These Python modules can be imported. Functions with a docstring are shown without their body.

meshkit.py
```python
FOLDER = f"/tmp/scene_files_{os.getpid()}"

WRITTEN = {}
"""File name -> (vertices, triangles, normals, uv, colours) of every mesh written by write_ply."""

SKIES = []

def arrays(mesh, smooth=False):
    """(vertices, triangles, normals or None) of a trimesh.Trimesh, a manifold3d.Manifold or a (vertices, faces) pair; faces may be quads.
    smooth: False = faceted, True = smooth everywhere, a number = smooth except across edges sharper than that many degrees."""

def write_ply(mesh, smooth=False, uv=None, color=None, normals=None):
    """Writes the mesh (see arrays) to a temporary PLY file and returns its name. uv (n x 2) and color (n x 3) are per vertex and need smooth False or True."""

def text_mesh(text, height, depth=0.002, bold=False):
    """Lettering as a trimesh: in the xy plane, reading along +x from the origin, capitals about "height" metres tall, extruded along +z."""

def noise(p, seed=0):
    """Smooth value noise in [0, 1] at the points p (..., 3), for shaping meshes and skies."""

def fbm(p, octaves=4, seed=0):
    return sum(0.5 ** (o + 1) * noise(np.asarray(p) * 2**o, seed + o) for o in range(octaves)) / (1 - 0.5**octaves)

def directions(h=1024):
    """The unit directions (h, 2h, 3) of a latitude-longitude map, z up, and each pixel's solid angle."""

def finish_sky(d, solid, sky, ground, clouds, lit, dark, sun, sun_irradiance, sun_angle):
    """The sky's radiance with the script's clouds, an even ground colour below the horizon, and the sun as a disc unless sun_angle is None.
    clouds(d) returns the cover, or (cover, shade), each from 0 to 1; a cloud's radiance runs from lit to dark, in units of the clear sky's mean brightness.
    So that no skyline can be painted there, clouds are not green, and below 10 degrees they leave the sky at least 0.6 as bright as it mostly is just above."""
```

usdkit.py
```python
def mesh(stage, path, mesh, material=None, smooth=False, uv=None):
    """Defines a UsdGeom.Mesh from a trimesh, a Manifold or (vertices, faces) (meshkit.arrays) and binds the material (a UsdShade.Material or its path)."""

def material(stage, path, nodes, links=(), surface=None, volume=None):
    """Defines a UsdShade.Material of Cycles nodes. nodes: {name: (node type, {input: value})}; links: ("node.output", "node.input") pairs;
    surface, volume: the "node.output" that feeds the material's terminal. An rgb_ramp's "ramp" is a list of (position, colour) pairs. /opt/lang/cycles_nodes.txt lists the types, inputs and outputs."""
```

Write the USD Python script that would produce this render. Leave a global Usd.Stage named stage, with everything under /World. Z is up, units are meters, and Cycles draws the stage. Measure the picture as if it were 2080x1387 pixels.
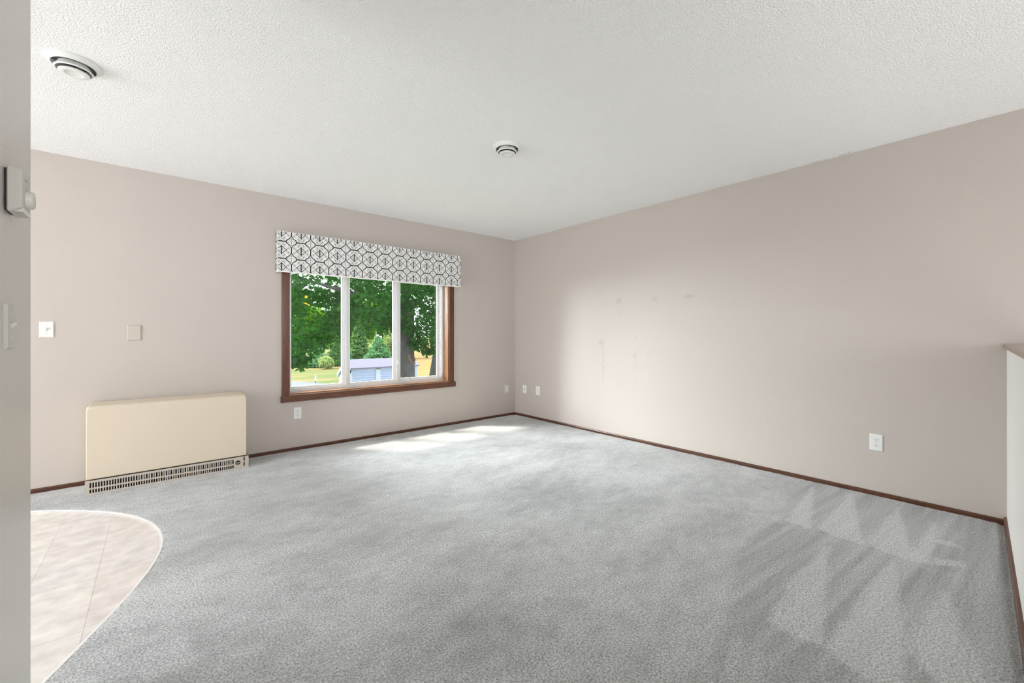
import math
import numpy as np, trimesh, manifold3d as m3
from scipy.ndimage import gaussian_filter
from shapely import geometry as sg, affinity, union_all, contains_xy
import meshkit, usdkit
from pxr import Usd, UsdGeom, UsdLux, UsdShade, Gf, Sdf, Vt

stage = Usd.Stage.CreateInMemory()
UsdGeom.SetStageUpAxis(stage, "Z"); UsdGeom.SetStageMetersPerUnit(stage, 1.0)
UsdGeom.Xform.Define(stage, "/World"); UsdGeom.Scope.Define(stage, "/World/Looks")

# ------------------------------------------------------------------ camera, sky, sun, unseen and added panel lights
F_PX, CX, HY, EYE = 849.0, 1040.0, 678.0, 1.13
FW = np.array([0.64652, 0.76290]); FW /= np.linalg.norm(FW); RT = np.array([FW[1], -FW[0]])
CAM = -5.885 * FW - 0.0416 * RT
cam = UsdGeom.Camera.Define(stage, "/World/camera")
cam.CreateHorizontalApertureAttr(36.0); cam.CreateVerticalApertureAttr(36.0 * 1387 / 2080)
cam.CreateFocalLengthAttr(36.0 * F_PX / 2080)
cam.CreateVerticalApertureOffsetAttr(-36.0 * (693.5 - HY) / 2080)
cam.CreateClippingRangeAttr(Gf.Vec2f(0.03, 3000))
cam.CreateExposureAttr(0.40)
cam.AddTransformOp().Set(Gf.Matrix4d(RT[0], RT[1], 0, 0, 0, 0, 1, 0, -FW[0], -FW[1], 0, 0, CAM[0], CAM[1], EYE, 1))

dome = UsdLux.DomeLight.Define(stage, "/World/sky_dome")
dome.CreateIntensityAttr(0.9); dome.CreateColorAttr(Gf.Vec3f(0.86, 0.93, 1.0))
sun = UsdLux.DistantLight.Define(stage, "/World/sun")
sun.CreateIntensityAttr(1.35); sun.CreateNormalizeAttr(True); sun.CreateAngleAttr(7.0); sun.CreateColorAttr(Gf.Vec3f(1.0, 0.93, 0.80))
def aim(prim, frm, to):
    f = np.array(to, float) - np.array(frm, float); f /= np.linalg.norm(f)
    up = np.array([0, 0, 1.0]) if abs(f[2]) < .95 else np.array([0, 1.0, 0])
    x = np.cross(f, up); x /= np.linalg.norm(x); y = np.cross(x, f)
    prim.AddTransformOp().Set(Gf.Matrix4d(*x, 0, *y, 0, *(-f), 0, *map(float, frm), 1))
aim(sun, (-4.3, 4.3, 8.6), (0, 0, 0))
def panel_light(name, at, to, w, h, power, color):
    l = UsdLux.RectLight.Define(stage, "/World/" + name)
    l.CreateWidthAttr(w); l.CreateHeightAttr(h); l.CreateIntensityAttr(power); l.CreateColorAttr(Gf.Vec3f(*color))
    aim(l, at, to); return l
# panel lights out of view: two unseen sources, two added as fill
panel_light("unseen_left_light", (-7.62, -1.70, 1.18), (0, -1.70, 1.1), 1.9, 2.0, 5.6, (0.95, 0.985, 1.0))  # unseen source at the left, placed to light the room from that side
panel_light("added_rear_fill", (-2.65, -8.62, 1.35), (-2.65, 0, 1.35), 2.9, 1.7, 3.2, (0.95, 0.985, 1.0))  # added fill behind the camera
panel_light("unseen_panel_outside_window", (-3.85, 3.1, 2.75), (-2.6, .29, 1.75), 2.2, 3.0, 36.0, (0.93, 0.97, 1.0))  # unseen panel outside the glass, placed to light right wall and carpet
panel_light("added_stairwell_fill", (-1.5, -7.0, -1.0), (-1.5, -7.0, 3.0), 2.6, 2.8, 1.75, (0.95, 0.985, 1.0))  # added fill facing up, brightens the ceiling

# ------------------------------------------------------------------ helpers
rng = np.random.default_rng(7)
counts = {}
def numbered(parent, name):
    k = counts.get((parent, name), 0); counts[(parent, name)] = k + 1
    return f"{parent}/{name}" + (f"_{k:03d}" if k else "")
def tag(p, label=None, cat=None, group=None, kind=None):
    for k, v in (("label", label), ("category", cat), ("group", group), ("kind", kind)):
        if v: p.SetCustomDataByKey(k, v)
    return p
def thing(name, label, cat, loc=(0, 0, 0), rotz=0.0, group=None, kind=None):
    x = UsdGeom.Xform.Define(stage, numbered("/World", name))
    x.AddTranslateOp().Set(Gf.Vec3d(*map(float, loc)))
    if rotz: x.AddRotateZOp().Set(float(rotz))
    return tag(x.GetPrim(), label, cat, group, kind)
def part(parent, name, mesh, mat, label=None, smooth=35, kind=None, group=None):
    base = "/World" if parent is None else str(parent.GetPath())
    m = usdkit.mesh(stage, numbered(base, name), mesh, mat, smooth=smooth)
    return tag(m.GetPrim(), label, None, group, kind)
def single(name, mesh, mat, label, cat, smooth=35, group=None, kind=None):
    return tag(part(None, name, mesh, mat, smooth=smooth), label, cat, group, kind)
def struct(name, mesh, mat, label=None, smooth=35, parent=None):
    p = part(parent, name, mesh, mat, smooth=smooth)
    return tag(p, label, None, None, "structure" if parent is None else None)
cat = trimesh.util.concatenate
def box(x0, x1, y0, y1, z0, z1):
    b = trimesh.creation.box([abs(x1 - x0), abs(y1 - y0), abs(z1 - z0)])
    b.apply_translation([(x0 + x1) / 2, (y0 + y1) / 2, (z0 + z1) / 2]); return b
def man2tri(m):
    d = m.to_mesh(); return trimesh.Trimesh(np.array(d.vert_properties[:, :3]), np.array(d.tri_verts), process=False)
def rbox(x0, x1, y0, y1, z0, z1, r=0.003, seg=8):
    r = min(r, abs(x1 - x0) / 2.01, abs(y1 - y0) / 2.01, abs(z1 - z0) / 2.01)
    s = m3.Manifold.sphere(r, seg)
    xs, ys, zs = sorted((x0, x1)), sorted((y0, y1)), sorted((z0, z1))
    return man2tri(m3.Manifold.batch_hull([s.translate([xs[i] + (r if i == 0 else -r), ys[j] + (r if j == 0 else -r), zs[k] + (r if k == 0 else -r)]) for i in (0, 1) for j in (0, 1) for k in (0, 1)]))
def extr(poly, h):
    return cat([trimesh.creation.extrude_polygon(g, h, engine="earcut") for g in getattr(poly, "geoms", [poly]) if g.area > 1e-9])
def frame_map(mesh, o, ex, ey, ez):
    T = np.eye(4); T[:3, 0], T[:3, 1], T[:3, 2], T[:3, 3] = ex, ey, ez, o
    mesh = mesh.copy(); mesh.apply_transform(T); return mesh
def tube(points, radii, sides=8, closed=True):
    p = np.asarray(points, float); n = len(p); radii = np.broadcast_to(radii, (n,))
    t = np.gradient(p, axis=0); t /= np.linalg.norm(t, axis=1, keepdims=True) + 1e-12
    ref = np.array([0.31, 0.17, 0.93]) if abs(t[0, 2]) < .9 else np.array([0.95, 0.2, 0.1])
    a = np.cross(t, ref); a /= np.linalg.norm(a, axis=1, keepdims=True); b = np.cross(t, a)
    g = np.arange(sides) * 2 * np.pi / sides
    v = p[:, None] + radii[:, None, None] * (np.cos(g)[None, :, None] * a[:, None] + np.sin(g)[None, :, None] * b[:, None])
    v = v.reshape(-1, 3); f = []
    for i in range(n - 1):
        for j in range(sides):
            q = [i * sides + j, i * sides + (j + 1) % sides, (i + 1) * sides + (j + 1) % sides, (i + 1) * sides + j]
            f += [[q[0], q[2], q[1]], [q[0], q[3], q[2]]]
    v = np.vstack([v, p[:1], p[-1:]]); k = n * sides
    for j in range(sides):
        f += [[k, j, (j + 1) % sides], [k + 1, (n - 1) * sides + (j + 1) % sides, (n - 1) * sides + j]]
    m = trimesh.Trimesh(v, np.array(f), process=False); m.fix_normals() if len(v) < 400 else None
    return m
def lathe(profile, seg=48):
    m = trimesh.creation.revolve(np.array(profile, float), sections=seg); return m
def at(px, py, t):
    p = CAM + t * (FW + (px - CX) / F_PX * RT)
    return np.array([p[0], p[1], EYE + (HY - py) / F_PX * t])

# ------------------------------------------------------------------ materials
def mat(name, nodes, links=(), surface="p.BSDF", volume=None):
    return usdkit.material(stage, "/World/Looks/" + name, nodes, links, surface=surface, volume=volume)
def plain(name, c, rough=0.5, **kw):
    return mat(name, {"p": ("principled_bsdf", dict(base_color=c, roughness=rough, **kw))})
def bumpy(name, c, rough, scale, dist, strength=1.0, detail=3.0, ramp=None, var=0.0, vscale=1.5, stretch=(1, 1, 1), **kw):
    n = {"g": ("geometry", {}), "mp": ("mapping", {"scale": stretch}), "n": ("noise_texture", {"scale": scale, "detail": detail}),
         "b": ("bump", {"strength": strength, "distance": dist}), "p": ("principled_bsdf", dict(base_color=c, roughness=rough, **kw))}
    l = [("g.position", "mp.vector"), ("mp.vector", "n.vector"), ("b.normal", "p.normal")]
    if ramp:
        n["r"] = ("rgb_ramp", {"ramp": ramp}); l += [("n.fac", "r.fac"), ("r.color", "b.height")]
    else: l += [("n.fac", "b.height")]
    if var:
        n["v"] = ("noise_texture", {"scale": vscale, "detail": 4.0})
        n["vr"] = ("rgb_ramp", {"ramp": [(0.3, tuple(x * (1 - var) for x in c)), (0.7, tuple(min(1, x * (1 + var)) for x in c))]})
        l += [("g.position", "v.vector"), ("v.fac", "vr.fac"), ("vr.color", "p.base_color")]
    return mat(name, n, l)

WALL = (0.555, 0.495, 0.45)
m_wall = bumpy("wall_paint", WALL, 0.55, 160, 0.0016, 0.35, var=0.012)
m_wall_gloss = bumpy("entry_wall_paint", (0.56, 0.52, 0.475), 0.30, 95, 0.004, 0.42, detail=2)
m_white_wall = bumpy("half_wall_paint", (0.84, 0.82, 0.79), 0.5, 160, 0.0016, 0.3)
m_ceiling = bumpy("ceiling_texture", (0.92, 0.92, 0.915), 0.9, 118, 0.007, 0.42, detail=2.5, ramp=[(0.36, (0, 0, 0)), (0.56, (1, 1, 1))])
m_white = plain("white_plastic", (0.83, 0.83, 0.81), 0.35)
m_vinyl = plain("white_vinyl", (0.82, 0.83, 0.84), 0.4)
m_ivory = plain("ivory_plastic", (0.66, 0.62, 0.55), 0.45)
m_thermo = plain("thermostat_plastic", (0.55, 0.52, 0.46), 0.5)
m_plate_painted = plain("painted_plate", (0.56, 0.495, 0.435), 0.45)
m_slot = plain("dark_slot", (0.03, 0.03, 0.03), 0.6)
m_black = plain("black_plastic", (0.012, 0.012, 0.012), 0.3)
m_chrome = plain("chrome", (0.75, 0.75, 0.75), 0.18, metallic=1.0)
m_heater = plain("heater_enamel", (0.70, 0.60, 0.47), 0.42)
m_heater_low = plain("heater_grille_enamel", (0.56, 0.49, 0.42), 0.45)
m_heater_in = plain("heater_inside", (0.06, 0.052, 0.045), 0.6)
m_fin = plain("heater_fin_metal", (0.26, 0.25, 0.235), 0.4, metallic=0.5)
m_copper = plain("copper", (0.45, 0.17, 0.09), 0.4, metallic=0.7)
m_vent = plain("vent_enamel", (0.80, 0.80, 0.78), 0.35)
m_duct = plain("duct_metal", (0.14, 0.14, 0.14), 0.35, metallic=0.4)
m_trim_metal = plain("transition_strip", (0.93, 0.92, 0.90), 0.35)

def wood(name, a, b, axis, rough=0.38, coat=0.25, scale=9):
    st = {"x": (0.8, 14, 14), "y": (14, 0.8, 14), "z": (14, 14, 0.8)}[axis]
    return mat(name, {"g": ("geometry", {}), "mp": ("mapping", {"scale": st}),
        "n": ("noise_texture", {"scale": scale, "detail": 6.0, "roughness": 0.62, "distortion": 0.6}),
        "r": ("rgb_ramp", {"ramp": [(0.30, a), (0.48, tuple(0.5 * (x + y) for x, y in zip(a, b))), (0.70, b)]}),
        "bu": ("bump", {"strength": 0.25, "distance": 0.002}),
        "p": ("principled_bsdf", {"roughness": rough, "coat_weight": coat, "coat_roughness": 0.2})},
        [("g.position", "mp.vector"), ("mp.vector", "n.vector"), ("n.fac", "r.fac"), ("r.color", "p.base_color"), ("n.fac", "bu.height"), ("bu.normal", "p.normal")])
OAK_A, OAK_B = (0.040, 0.010, 0.003), (0.165, 0.046, 0.011)
m_oak_x, m_oak_y, m_oak_z = (wood("oak_" + k, OAK_A, OAK_B, k) for k in "xyz")
m_base_x = wood("baseboard_oak_x", (0.030, 0.008, 0.003), (0.13, 0.036, 0.011), "x")
m_base_y = wood("baseboard_oak_y", (0.030, 0.009, 0.004), (0.13, 0.042, 0.014), "y")
m_jamb_glare = wood("oak_jamb_glare", (0.16, 0.06, 0.02), (0.36, 0.17, 0.07), "z", rough=0.3, coat=0.4)  # oak lightened so its colour carries the daylight glare
m_cap = wood("oak_cap", (0.13, 0.065, 0.035), (0.30, 0.17, 0.10), "x", rough=0.3, coat=0.6)

m_glass = mat("window_glass", {"lw": ("layer_weight", {"blend": 0.5}), "pw": ("math", {"math_type": "power", "value2": 5.0}), "fr": ("math", {"math_type": "multiply_add", "value2": 0.9, "value3": 0.018}),
    "t": ("transparent_bsdf", {"color": (0.98, 0.99, 0.98)}), "g": ("glossy_bsdf", {"color": (1, 1, 1), "roughness": 0.0}), "m": ("mix_closure", {})},
    [("lw.facing", "pw.value1"), ("pw.value", "fr.value1"), ("fr.value", "m.fac"), ("t.BSDF", "m.closure1"), ("g.BSDF", "m.closure2")], surface="m.closure")

# carpet: pile-direction shading (vacuum tracks, footprints) is painted by a mesh attribute; tufts are bump with darker gaps
m_carpet = mat("carpet_pile", {"g": ("geometry", {}), "a": ("attribute", {"attribute": "pile"}),
    "n1": ("noise_texture", {"scale": 135, "detail": 3.0, "roughness": 0.6}),
    "n2": ("noise_texture", {"scale": 300, "detail": 2.0}),
    "h": ("math", {"math_type": "add"}),
    "tone": ("rgb_ramp", {"ramp": [(0.32, (0.50, 0.50, 0.50)), (0.64, (1.34, 1.34, 1.34))]}),
    "lie": ("rgb_ramp", {"ramp": [(0.0, (0.47, 0.478, 0.478)), (0.5, (0.72, 0.728, 0.732)), (1.0, (0.93, 0.935, 0.94))]}),
    "mul": ("mix_color", {"blend_type": "multiply", "fac": 1.0, "use_clamp": False}),
    "b": ("bump", {"strength": 0.85, "distance": 0.010}),
    "p": ("principled_bsdf", {"roughness": 0.95, "specular_ior_level": 0.1, "sheen_weight": 0.35, "sheen_roughness": 0.5, "sheen_tint": (0.9, 0.9, 0.92)})},
    [("g.position", "n1.vector"), ("g.position", "n2.vector"), ("n1.fac", "h.value1"), ("n2.fac", "h.value2"), ("h.value", "b.height"), ("b.normal", "p.normal"),
     ("a.fac", "lie.fac"), ("n1.fac", "tone.fac"), ("lie.color", "mul.a"), ("tone.color", "mul.b"), ("mul.result", "p.base_color")])
m_tile = [bumpy(f"vinyl_tile_{i}", c, 0.36, 24, 0.003, 0.5, detail=6, var=0.13, vscale=13, stretch=(0.8, 2.6, 1)) for i, c in enumerate([(0.82, 0.75, 0.71), (0.84, 0.79, 0.745), (0.81, 0.76, 0.735)])]
m_grout = plain("vinyl_grout", (0.74, 0.65, 0.54), 0.6)

# right wall: paint with faint greasy scuffs, each where it is on the wall
SCUFFS = [(-1.74, 1.49, .055, .05, .20), (-2.16, 1.49, .05, .04, .16), (-2.53, 1.485, .08, .022, .20), (-1.50, 1.02, .05, .07, .20), (-1.53, .78, .022, .26, .17),
          (-1.94, 1.09, .025, .03, .16), (-1.94, .90, .03, .04, .15), (-1.94, .78, .03, .04, .14), (-1.95, .63, .025, .04, .10), (-1.75, 1.36, .06, .06, .07)]
nd = {"g": ("geometry", {}), "s": ("separate_xyz", {}), "n": ("noise_texture", {"scale": 26, "detail": 4.0, "distortion": 1.2}),
      "nr": ("rgb_ramp", {"ramp": [(0.40, (0, 0, 0)), (0.62, (1, 1, 1))]}), "bn": ("noise_texture", {"scale": 160, "detail": 3.0}),
      "b": ("bump", {"strength": 0.35, "distance": 0.0016}), "p": ("principled_bsdf", {"roughness": 0.55}),
      "c": ("mix_color", {"blend_type": "mix", "a": WALL, "b": (0.24, 0.22, 0.20)}), "k": ("math", {"math_type": "multiply", "use_clamp": True})}
ln = [("g.position", "s.vector"), ("g.position", "n.vector"), ("n.fac", "nr.fac"), ("g.position", "bn.vector"), ("bn.fac", "b.height"), ("b.normal", "p.normal")]
prev = None
for i, (y, z, ry, rz, a) in enumerate(SCUFFS):
    nd[f"m{i}"] = ("mapping", {"location": (0, -y / ry, -z / rz), "scale": (0, 1 / ry, 1 / rz)})
    nd[f"l{i}"] = ("vector_math", {"math_type": "length"})
    nd[f"r{i}"] = ("map_range", {"range_type": "smoothstep", "from_min": 1.15, "from_max": 0.35, "to_min": 0.0, "to_max": a * 1.6, "clamp": True})
    ln += [("g.position", f"m{i}.vector"), (f"m{i}.vector", f"l{i}.vector1"), (f"l{i}.value", f"r{i}.value")]
    if prev:
        nd[f"a{i}"] = ("math", {"math_type": "maximum"}); ln += [(prev, f"a{i}.value1"), (f"r{i}.result", f"a{i}.value2")]; prev = f"a{i}.value"
    else: prev = f"r{i}.result"
ln += [(prev, "k.value1"), ("nr.color", "k.value2"), ("k.value", "c.fac"), ("c.result", "p.base_color")]
m_wall_right = mat("right_wall_paint", nd, ln)

# ------------------------------------------------------------------ room shell
H = 2.44
ceil = struct("ceiling", box(-7.6, .2, -8.7, .15, H, H + .12), m_ceiling, "white textured ceiling", smooth=False)
# window opening in the far wall
WX0, WX1, WZ0, WZ1 = -2.876, -1.085, 0.54, 1.80
wf = cat([box(-7.6, WX0, 0, .15, -.05, H + .1), box(WX1, .15, 0, .15, -.05, H + .1), box(WX0, WX1, 0, .15, -.05, WZ0), box(WX0, WX1, 0, .15, WZ1, H + .1)])
wall_far = struct("wall_far", wf, m_wall, "beige wall with the window", smooth=False)
wall_right = struct("wall_right", box(0, .15, -8.7, 0, -1.2, H + .1), m_wall_right, "long bare beige wall with faint scuff marks", smooth=False)
wall_left = struct("wall_left", rbox(-4.25, -4.125, -5.2, -2.578, -.01, H + .01, .012, 16), m_wall_gloss, "end of the greige entry wall at the left edge, with orange peel texture", smooth=40)
# unseen shell, its openings cut for the left and rear panel lights
wall_entry = struct("wall_entry", cat([box(-7.75, -7.6, -8.7, -2.7, -.05, H + .1), box(-7.75, -7.6, -.7, .15, -.05, H + .1), box(-7.75, -7.6, -2.7, -.7, 2.2, H + .1)]), m_wall, smooth=False)
wall_near = struct("wall_near", cat([box(-7.6, -4.2, -8.8, -8.7, -.05, H + .1), box(-1.15, .15, -8.8, -8.7, -.05, H + .1), box(-4.2, -1.15, -8.8, -8.7, 2.25, H + .1), box(-4.2, -1.15, -8.8, -8.7, -.05, .45)]), m_wall, smooth=False)
roof = struct("roof", box(-8.3, .8, -9.3, .5, H + .12, H + .2), plain("unseen_roof_soffit", (0.6, 0.6, 0.6), .7), smooth=False)  # unseen roof, overhang sized to limit direct sun at the window

struct("wall_unseen_stairwell", cat([box(-3.25, -3.1, -8.8, -4.6, -1.4, -.15), box(-3.1, .15, -4.72, -4.6, -1.4, -.15), box(-3.1, .15, -8.8, -8.7, -1.4, -.05), box(-3.25, .15, -8.8, -4.6, -1.5, -1.4)]), m_wall, smooth=False)  # unseen box under the stair opening, keeps out sky light from below
# half wall with its oak cap at the right edge of the picture
a = math.degrees(math.atan(0.029))
hw = thing("wall_half", None, None, (0, -4.469, 0), a, kind="structure")
tag(hw, "white half wall with an oak cap meeting the right wall")
part(hw, "half_wall_body", rbox(-3.0, .0, -.12, 0, -.01, 1.043, .004), m_white_wall)
part(hw, "cap", rbox(-3.03, .0, -.135, .012, 1.043, 1.072, .004), m_cap, "pale oak cap board")

# baseboards
def bb(x0, x1, z1=.029, d=.013):
    pr = sg.Polygon([(0, -.01), (d, -.01), (d, z1 - .008), (d * .75, z1 - .002), (d * .35, z1), (0, z1)])
    m = extr(pr, x1 - x0)      # profile in xy, length along z
    return frame_map(m, (x0, 0, 0), (0, -1, 0), (0, 0, 1), (1, 0, 0))
struct("baseboard_far", bb(-7.6, 0), m_base_x, "thin dark oak baseboard under the window wall", smooth=False)
r = bb(-8.6, 0); r.apply_transform(trimesh.transformations.rotation_matrix(-math.pi / 2, [0, 0, 1])); r.apply_translation([0, 0, 0])
r.vertices[:, 1] = r.vertices[:, 1] - 0
r2 = bb(0, 4.469); r2 = frame_map(r2, (0, 0, 0), (0, -1, 0), (1, 0, 0), (0, 0, 1))
struct("baseboard_right", r2, m_base_y, "thin dark oak baseboard along the right wall", smooth=False)
bh = bb(-3.0, 0, z1=.045); bh.vertices[:, 1] *= -1; bh.faces = bh.faces[:, ::-1]
bhm = frame_map(bh, (0, -4.469, 0), (math.cos(math.radians(a)), math.sin(math.radians(a)), 0), (-math.sin(math.radians(a)), math.cos(math.radians(a)), 0), (0, 0, 1))
struct("baseboard_half", bhm, m_base_x, "thin oak baseboard under the half wall", smooth=False)

# ------------------------------------------------------------------ floor: slab, vinyl tiles, carpet
CURVE = np.array([(-5.6, .0), (-5.2, -.10), (-4.80, -.235), (-4.452, -.438), (-4.271, -.582), (-4.041, -.796), (-3.907, -1.041), (-3.849, -1.228), (-3.815, -1.444), (-3.818, -1.601), (-3.856, -1.754), (-3.922, -1.935), (-4.012, -2.19), (-4.083, -2.369), (-4.129, -2.47), (-4.19, -2.58)])
from scipy.interpolate import splprep, splev
tck, _ = splprep(CURVE.T, s=0.0006, k=3); CUR = np.array(splev(np.linspace(0, 1, 160), tck)).T
TILE = sg.Polygon(list(CUR) + [(-4.25, -2.60), (-4.25, -8.7), (-7.6, -8.7), (-7.6, 0)]).buffer(0)
floor = struct("floor", cat([box(-7.6, 0, -4.72, 0, -.15, -.012), box(-7.6, -3.1, -8.7, -4.72, -.15, -.012)]), m_grout, "floor of grey carpet with a curved pale tile entry", smooth=False)
cols = [-4.055 + .2225 * k for k in range(-6, 2)]
JO = {0: [-.415, -.85, -1.283, -1.692, -2.147, -2.59, -3.03], 1: [-.335, -.78, -1.222, -1.712, -2.172, -2.61, -3.05]}
for ci, x0 in enumerate(cols):
    js = JO[(ci + 0) % 2] if abs(x0 + 4.055) > .01 else JO[0]
    if x0 == -4.055: js = JO[0]
    off = 0.0 if ci >= 5 else [.1, -.13, .05, -.06, .12][ci]
    js = [.1 + off] + [j + off for j in js]
    for y1, y0 in zip(js[:-1], js[1:]):
        g = sg.box(x0 + .0011, y0 + .0014, x0 + .2225 - .0011, y1 - .0014).intersection(TILE.buffer(-.004))
        if g.is_empty or g.area < 2e-4 or y0 > -.01: continue
        t = extr(g, .009); t.apply_translation([0, 0, -.0202])
        part(floor, "tile", t, m_tile[int(rng.integers(3))], smooth=False)
rest = TILE.intersection(sg.box(-7.6, -8.7, cols[0] - .002, -.0)).union(TILE.intersection(sg.box(-7.6, -8.7, -4.2, -3.06)))
t = extr(rest.buffer(-.001), .009); t.apply_translation([0, 0, -.0145]); part(floor, "tile_field", t, m_tile[1], smooth=False, kind="stuff")

# carpet grid
P = lambda *p: [tuple(CAM + (EYE * F_PX / (y - HY)) * (FW + (x - CX) / F_PX * RT)) for x, y in p]
Z8 = lambda *p: P(*[(1400 + x / 3.0588, 950 + y / 3.0588) for x, y in p])
step = .0125
gx = np.arange(-4.9, .0001, step); gy = np.arange(-4.65, .0001, step)
X, Y = np.meshgrid(gx, gy, indexing="ij")
q3 = np.stack([X, Y, 0 * X], -1)
pile = .50 + .60 * (meshkit.fbm(q3 * [1.3, 1.9, 1] + 3.1, 5, 3) - .5) + .80 * (meshkit.fbm(q3 * [3.1, 6.5, 1] + 9.2, 5, 11) - .5) + .50 * (meshkit.fbm(q3 * [14, 22, 1], 3, 5) - .5)
def inside(poly): return contains_xy(sg.Polygon(poly).buffer(0), X, Y).astype(float)
ZA = Z8((760, 90), (1985, 330), (1990, 660), (560, 340))      # first band of vacuum strokes against the right wall
far = inside([(-.0, -3.42), (-.0, -4.47), (-1.0, -4.47), (-.99, -3.60), (-.55, -3.5)])
ZB = inside([(-1.0, -3.52), (-1.0, -4.55), (-2.2, -4.6), (-2.2, -3.78), (-1.6, -3.58)])
ZC = inside([(-2.15, -3.72), (-2.15, -4.6), (-3.3, -4.65), (-3.05, -3.95), (-2.6, -3.80)])
def fan(poly):
    return gaussian_filter(inside(poly), .7)
light = sum(fan(Z8(*p)) for p in (
    [(780, 100), (590, 330), (660, 350), (750, 380), (765, 250)], [(1010, 150), (790, 375), (940, 440), (1080, 480), (1050, 330)],
    [(1295, 235), (1110, 480), (1270, 545), (1400, 580), (1340, 380)], [(1545, 300), (1460, 440), (1360, 575), (1500, 605), (1520, 450)],
    [(1480, 430), (1660, 470), (1700, 500), (1530, 465)], [(1510, 560), (1700, 580), (1740, 620), (1520, 600)],
    [(860, 480), (640, 700), (480, 950), (640, 1040), (830, 1112)], [(1275, 560), (1080, 760), (850, 1115), (1010, 1260), (1340, 1400), (1320, 900)],
    [(1580, 755), (1480, 900), (1360, 1130), (1600, 1400), (1890, 1400), (1700, 980)]))
light = np.clip(light, 0, 1)
band = np.clip(gaussian_filter(np.clip(far + ZB, 0, 1), 1.4), 0, 1)
ang = np.arctan2(Y + 3.9, X + 2.3)
streak = meshkit.fbm(np.stack([X * 1.1, Y * 34 + X * 3, 0 * X], -1), 3, 21) - .5
vac = .28 + .46 * light + .85 * streak * (1 - .6 * light)
vacC = .27 + .85 * (meshkit.fbm(np.stack([X * 1.5, Y * 22 - X * 6, 0 * X], -1), 3, 31) - .5)
pile = pile * (1 - band) + (vac + .15 * (pile - .5)) * band
zc = gaussian_filter(ZC, 5); pile = pile * (1 - .8 * zc) + vacC * .8 * zc
stripe = gaussian_filter(inside([(0, -4.27), (0, -4.5), (-3.2, -4.62), (-3.2, -4.42), (-1.5, -4.36)]), 2)
pile = pile * (1 - .55 * stripe) + .55 * stripe * (.27 + .9 * (meshkit.fbm(np.stack([X * .6, Y * 42, 0 * X], -1), 3, 41) - .5))
# a few creases and footprints in the pile
for (p0, p1, w, amp) in ((P((715, 1050), (880, 1005)), None, .012, -.22), (P((1030, 1120), (1085, 1085)), None, .014, -.16), (P((1245, 1005), (1345, 965)), None, .009, -.14), (P((620, 1330), (690, 1318)), None, .012, -.16), (P((800, 1095), (860, 1085)), None, .015, -.12)):
    (ax, ay), (bx, by) = p0; dx, dy = bx - ax, by - ay; L2 = dx * dx + dy * dy
    tt = np.clip(((X - ax) * dx + (Y - ay) * dy) / L2, 0, 1); d = np.hypot(X - ax - tt * dx, Y - ay - tt * dy)
    pile += amp * np.exp(-(d / w) ** 2)
pile = np.clip(pile, 0, 1)
keep = ~contains_xy(TILE, X, Y)
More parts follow.
